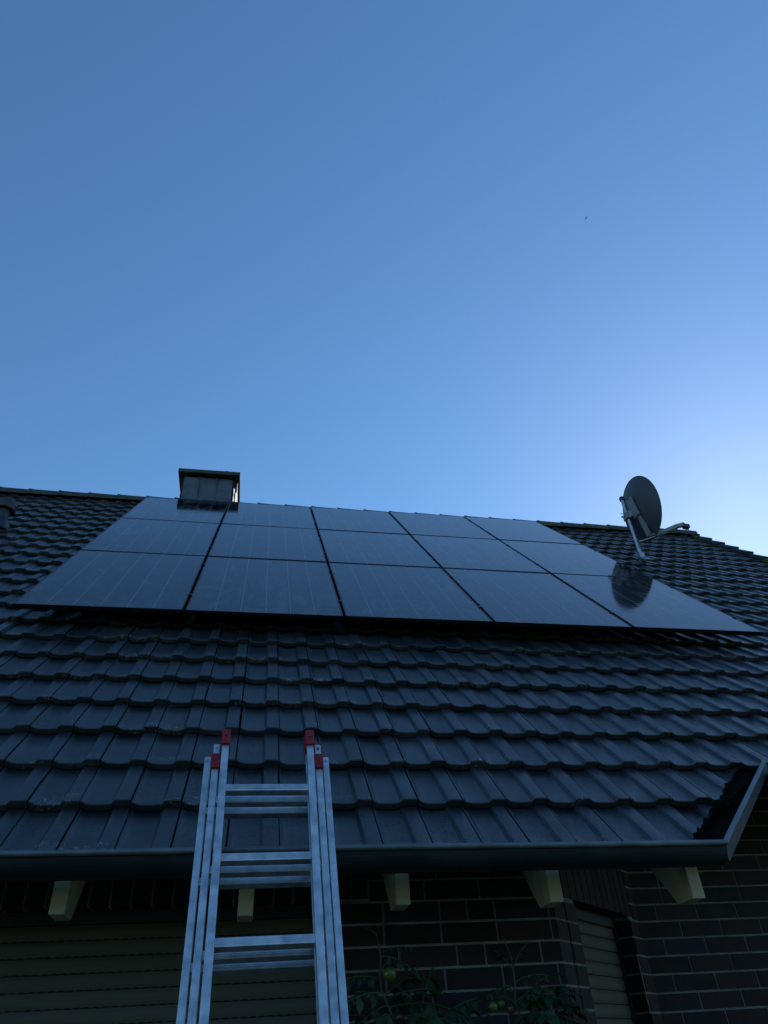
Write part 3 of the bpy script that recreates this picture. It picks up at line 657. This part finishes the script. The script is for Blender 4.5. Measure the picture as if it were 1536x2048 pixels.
# ------------------------------------------------------------------ ladder
KL = .962; LA = V((-.091, 2.736, .857))*KL; ang = math.radians(68.5); g_ = .028
LD_ = V((.0205, -math.cos(ang), -math.sin(ang))).normalized()            # down along the stiles
LX = V((1, .022, 0)); LX = (LX - LD_*LX.dot(LD_)).normalized(); LN = LX.cross(-LD_).normalized()
if LN.y < 0: LN = -LN
LW = .304*KL; SP = .0655*KL
foot = LA + LD_*2.58
ladder = empty('extension_ladder', (foot.x+.15, foot.y, 0)); bpy.context.view_layer.update()
tag(ladder, 'three-part aluminium extension ladder with red plastic end caps leaning on the gutter', 'ladder')
innerR = [0, .0400, .0780]; inner = [0, .0335, .0655]; sw = [.0255, .0235, .0235]; tops = [.230, .225, .219]
for s_ in range(3):
    base = LA + LN*(SP*s_); 
    for sd in (0, 1):
        xo = -inner[s_]-sw[s_] if sd == 0 else LW+innerR[s_]
        tp = tops[s_]; ln = 2.58+tp-.02*s_
        o_ = base + LX*xo - LD_*tp - LN*.013
        m = MB(); dp = .056
        sg = 1 if sd == 0 else -1; oo = o_ if sd == 0 else o_ + LX*sw[s_]; wv = LX*(sw[s_]*sg)
        m.bbox(oo, wv, LD_*ln, LN*.006, .002)                                 # front flange
        m.bbox(oo + LN*(dp-.006), wv, LD_*ln, LN*.006, .002)                  # rear flange
        m.obox(oo + LN*.004, LX*(.010*sg), LD_*(ln-.001), LN*(dp-.008))       # outer web
        m.bbox(oo + wv*.97 - wv*.12 + LN*.003, wv*.12, LD_*ln, LN*.012, .001) # lips of the open profile
        m.bbox(oo + wv*.97 - wv*.12 + LN*(dp-.015), wv*.12, LD_*ln, LN*.012, .001)
        st = m.build('stile', M['alu'], ladder)
        c = MB()
        if s_ == 0:
            e = .004; c.bbox(o_ - LX*e - LN*.010 - LD_*.002, LX*(sw[s_]+2*e), LD_*.068, LN*(dp+.014), .004)
            c2 = MB(); c2.bbox(o_ - LX*.001 - LD_*.012, LX*(sw[s_]+.002), LD_*.0105, LN*(dp), .003); c2.build('top_plug', M['plastic'], st)
        else:
            c.bbox(o_ - LX*.0015 - LD_*.006, LX*(sw[s_]+.003), LD_*.010, LN*dp, .002)
            if s_ == 1:
                e = .004; c.bbox(o_ + LD_*.055 - LX*e*1.2 - LN*.012, LX*(sw[s_]+2.4*e), LD_*.064, LN*(.016), .003)
        c.build('end_cap', M['red'], st)
        bt = MB(); q = o_ + LX*(sw[s_]*.5) + LD_*(.030 if s_ == 0 else .022); off = .0105 if s_ == 0 else .0005
        bt.tube([q - LN*off, q - LN*(off+.002)], .0042, 12); bt.build('bolt', M['rubber'] if s_ == 0 or (sd and s_ == 1) else M['steel'], st)
        if s_ == 1:
            bt = MB(); q = o_ + LX*(sw[s_]*.5) + LD_*.086; bt.tube([q - LN*.012, q - LN*.0135], .0036, 12); bt.build('bolt', M['rubber'], st)
        ft = MB(); ft.bbox(o_ + LD_*(ln-.001) - LX*.003 - LN*.002, LX*(sw[s_]+.006), LD_*.03, LN*(dp+.004), .003); ft.build('foot', M['rubber'], st)
    for k in range(10):
        a_ = base + LD_*(.28*KL*k) - LX*(inner[s_]+.001); wd = LW+inner[s_]+innerR[s_]+.002
        m = MB(); m.bbox(a_ + LN*.002, LX*wd, LD_*.0275, LN*.030, .003)
        for q in (.008, .0135, .019): m.obox(a_ + LN*.0012 + LD_*q + LX*.002, LX*(wd-.004), LD_*.001, LN*.001)
        m.build('rung', M['alu'], ladder)
# ------------------------------------------------------------------ tomato plants
def leaflet(mb, p, d, n, L_, rng):
    d = d.normalized(); s = d.cross(n).normalized(); nn_ = s.cross(d).normalized()
    pts = []; prof_ = [(0, .02), (.18, .22), (.25, .17), (.42, .34), (.5, .24), (.68, .26), (.74, .16), (1, 0)]
    mid = [p + d*(a*L_) - nn_*(.25*L_*a*a) for a, _ in prof_]
    Lf = [q + s*(b*L_) + nn_*(.10*L_*b) - nn_*(.1*b*b*L_) for q, (a, b) in zip(mid, prof_)]; Rf = [q - s*(b*L_) + nn_*(.10*L_*b) for q, (a, b) in zip(mid, prof_)]
    vs = mid + Lf + Rf; n0 = len(prof_); fs = []
    for i in range(n0-1):
        fs.append((i, i+1, n0+i+1, n0+i)); fs.append((i+1, i, 2*n0+i, 2*n0+i+1))
    mb.raw(vs, fs)
def compound(mb, sm, p, d, L_, rng):
    d = d.normalized(); pts = [p]
    for i in range(7): pts.append(pts[-1] + d*(L_/7)); d = (d + V((0, 0, -.10)) + V((rng.uniform(-.05, .05),)*3)).normalized()
    sm.tube(pts, [.0022]*7+[.001], 5)
    upv = V((rng.uniform(-.4, .4), rng.uniform(-.4, .4)-.2, 1)).normalized(); s = d.cross(upv).normalized()
    for i in range(2, 8):
        big = (.055 if i % 2 == 0 else .025)*rng.uniform(.75, 1.25)*(L_/.2)
        for sg in (-1, 1): leaflet(mb, pts[i-1 if i > 7 else i], (s*sg + d*.5 + V((rng.uniform(-.3, .3), rng.uniform(-.3, .3), rng.uniform(-.5, .1)))), upv+V((rng.uniform(-.4, .4),)*3), big, rng)
    leaflet(mb, pts[-1], d, upv, .07*(L_/.2), rng)
def tomato_plant(path, leaves, toms, label, seed, stake=None):
    rng = random.Random(seed); e = empty('tomato_plant', (path[0][0], path[0][1], 0)); bpy.context.view_layer.update(); tag(e, label, 'tomato plant', 'tomato plants in front of the brick wall')
    sm, lf = MB(), MB(); pts = [V(p) for p in path]
    n = len(pts); fine = []
    for i in range(n-1):
        for k in range(4): fine.append(pts[i].lerp(pts[i+1], k/4))
    fine.append(pts[-1]); N_ = len(fine)
    sm.tube(fine, [.0062*(1-.6*i/(N_-1)) for i in range(N_)], 8)
    for (p, d, L_) in leaves: compound(lf, sm, V(p), V(d), L_, rng)
    for q in range(22):                        # lower part of the plant, mostly below the picture
        i = rng.randint(0, int(N_*.62)); a = rng.uniform(0, 6.28); compound(lf, sm, fine[i], V((math.cos(a), math.sin(a)*.6-.2, .35)), rng.uniform(.16, .26), rng)
    sm.build('stem', M['stem'], e, smooth=True); lf.build('foliage', M['leaf'], e)
    for (p, r_, kind) in toms:
        m = MB(); m.sphere(p, r_, 20, 14, (1, 1, .9)); t_ = m.build('tomato', M['tomg'] if kind == 'g' else M['tomr'], e, smooth=True)
        if kind != 'g': t_['label'] = 'tomato turning red'
        m = MB(); p = V(p)
        for a in range(5): leaflet(m, p+V((0, 0, r_*.88)), V((math.cos(a*1.257), math.sin(a*1.257), -.1)), V((0, 0, 1)), r_*.9, rng)
        j = min(fine, key=lambda q: (q-p).length); m.tube([p+V((0, 0, r_*.86)), p+V((0, 0, r_*1.5)), (p+j)/2+V((0, 0, r_*1.2)), j], .0018, 5); m.build('calyx', M['stem'], t_)
    return e
Y1 = 3.12
def at(x, y, yy=Y1): q = ray(x, y); return q*(yy/q.y)
p1 = [(.66, Y1, -1.60), (.67, Y1, -.9), (.66, Y1, -.3), at(805, 2090), at(790, 2048), at(776, 2010), at(762, 1980), at(760, 1950), at(762, 1915), at(757, 1888), at(752, 1866)]
l1 = [(at(764, 1905), (.9, -.2, .35), .13), (at(762, 1912), (.8, -.4, -.1), .13), (at(754, 1872), (-.5, -.3, .6), .055), (at(757, 1888), (-.1, -.6, .4), .06),
      (at(762, 1960), (-1, -.2, .35), .16), (at(762, 1985), (-.8, -.4, -.0), .18), (at(770, 2000), (-.9, .1, .6), .12), (at(772, 2000), (.9, -.3, .35), .20), (at(780, 2015), (1, -.2, .15), .26),
      (at(790, 2040), (.8, -.5, .2), .22), (at(776, 2010), (-.9, -.3, -.2), .18), (at(880, 2040), (.7, -.2, .5), .16), (at(870, 2030), (1, -.1, .3), .18), (at(840, 2040), (.2, -.3, 1), .17), (at(850, 2045), (.9, -.5, .1), .2)]
tomato_plant(p1, l1, [(tuple(at(779, 1948, Y1-.03)), .0255, 'g'), (tuple(at(799, 2036, Y1+.02)), .021, 'r')], 'tall tomato plant beside the ladder with one large green tomato', 3)
p2 = [(1.13, Y1, -1.60), (1.12, Y1, -.9), (1.10, Y1, -.2), at(1045, 2075), at(1040, 2030), at(1030, 2005), at(1030, 1975), at(1027, 1940), at(1022, 1912)]
l2 = [(at(1027, 1940), (-.6, -.4, .6), .12), (at(1026, 1935), (.5, -.3, .9), .11), (at(1022, 1916), (-.3, -.2, .9), .08), (at(1030, 1965), (.9, -.3, .4), .13), (at(1030, 1975), (-.9, -.3, .2), .11),
      (at(1035, 2005), (.8, -.5, .2), .20), (at(1038, 2010), (.5, -.6, .7), .18), (at(1040, 2030), (1, -.3, .1), .24), (at(1042, 2040), (.2, -.8, .3), .2), (at(1040, 2030), (-.2, -.8, -.1), .18), (at(1045, 2060), (1, -.3, .4), .2)]
tomato_plant(p2, l2, [(tuple(at(986, 2013, Y1-.02)), .0185, 'g'), (tuple(at(1001, 2008, Y1)), .018, 'g'), (tuple(at(1021, 2018, Y1)), .0185, 'r')], 'shorter tomato plant by the brick corner with a truss of three small tomatoes', 5)
# ------------------------------------------------------------------ far bird
bp_ = V((.3734634, .41522387, .82952651))*120; m = MB()
m.sphere(bp_, .12, 10, 8, (1, .45, .4)); 
for s_ in (-1, 1): m.raw([bp_+V((-.05, 0, 0)), bp_+V((.06, 0, 0)), bp_+V((.02, .25*s_, .07)), bp_+V((-.08, .45*s_, .0)), bp_+V((-.05, 0, .02)), bp_+V((.06, 0, .02)), bp_+V((.02, .25*s_, .085)), bp_+V((-.08, .45*s_, .01))], [(0, 1, 2, 3), (7, 6, 5, 4), (0, 3, 7, 4), (1, 0, 4, 5), (2, 1, 5, 6), (3, 2, 6, 7)])
m.sphere(bp_+V((.14, 0, .02)), .05, 8, 6)
tag(m.build('bird', M['feather']), 'tiny dark bird flying high in the clear blue sky', 'bird')
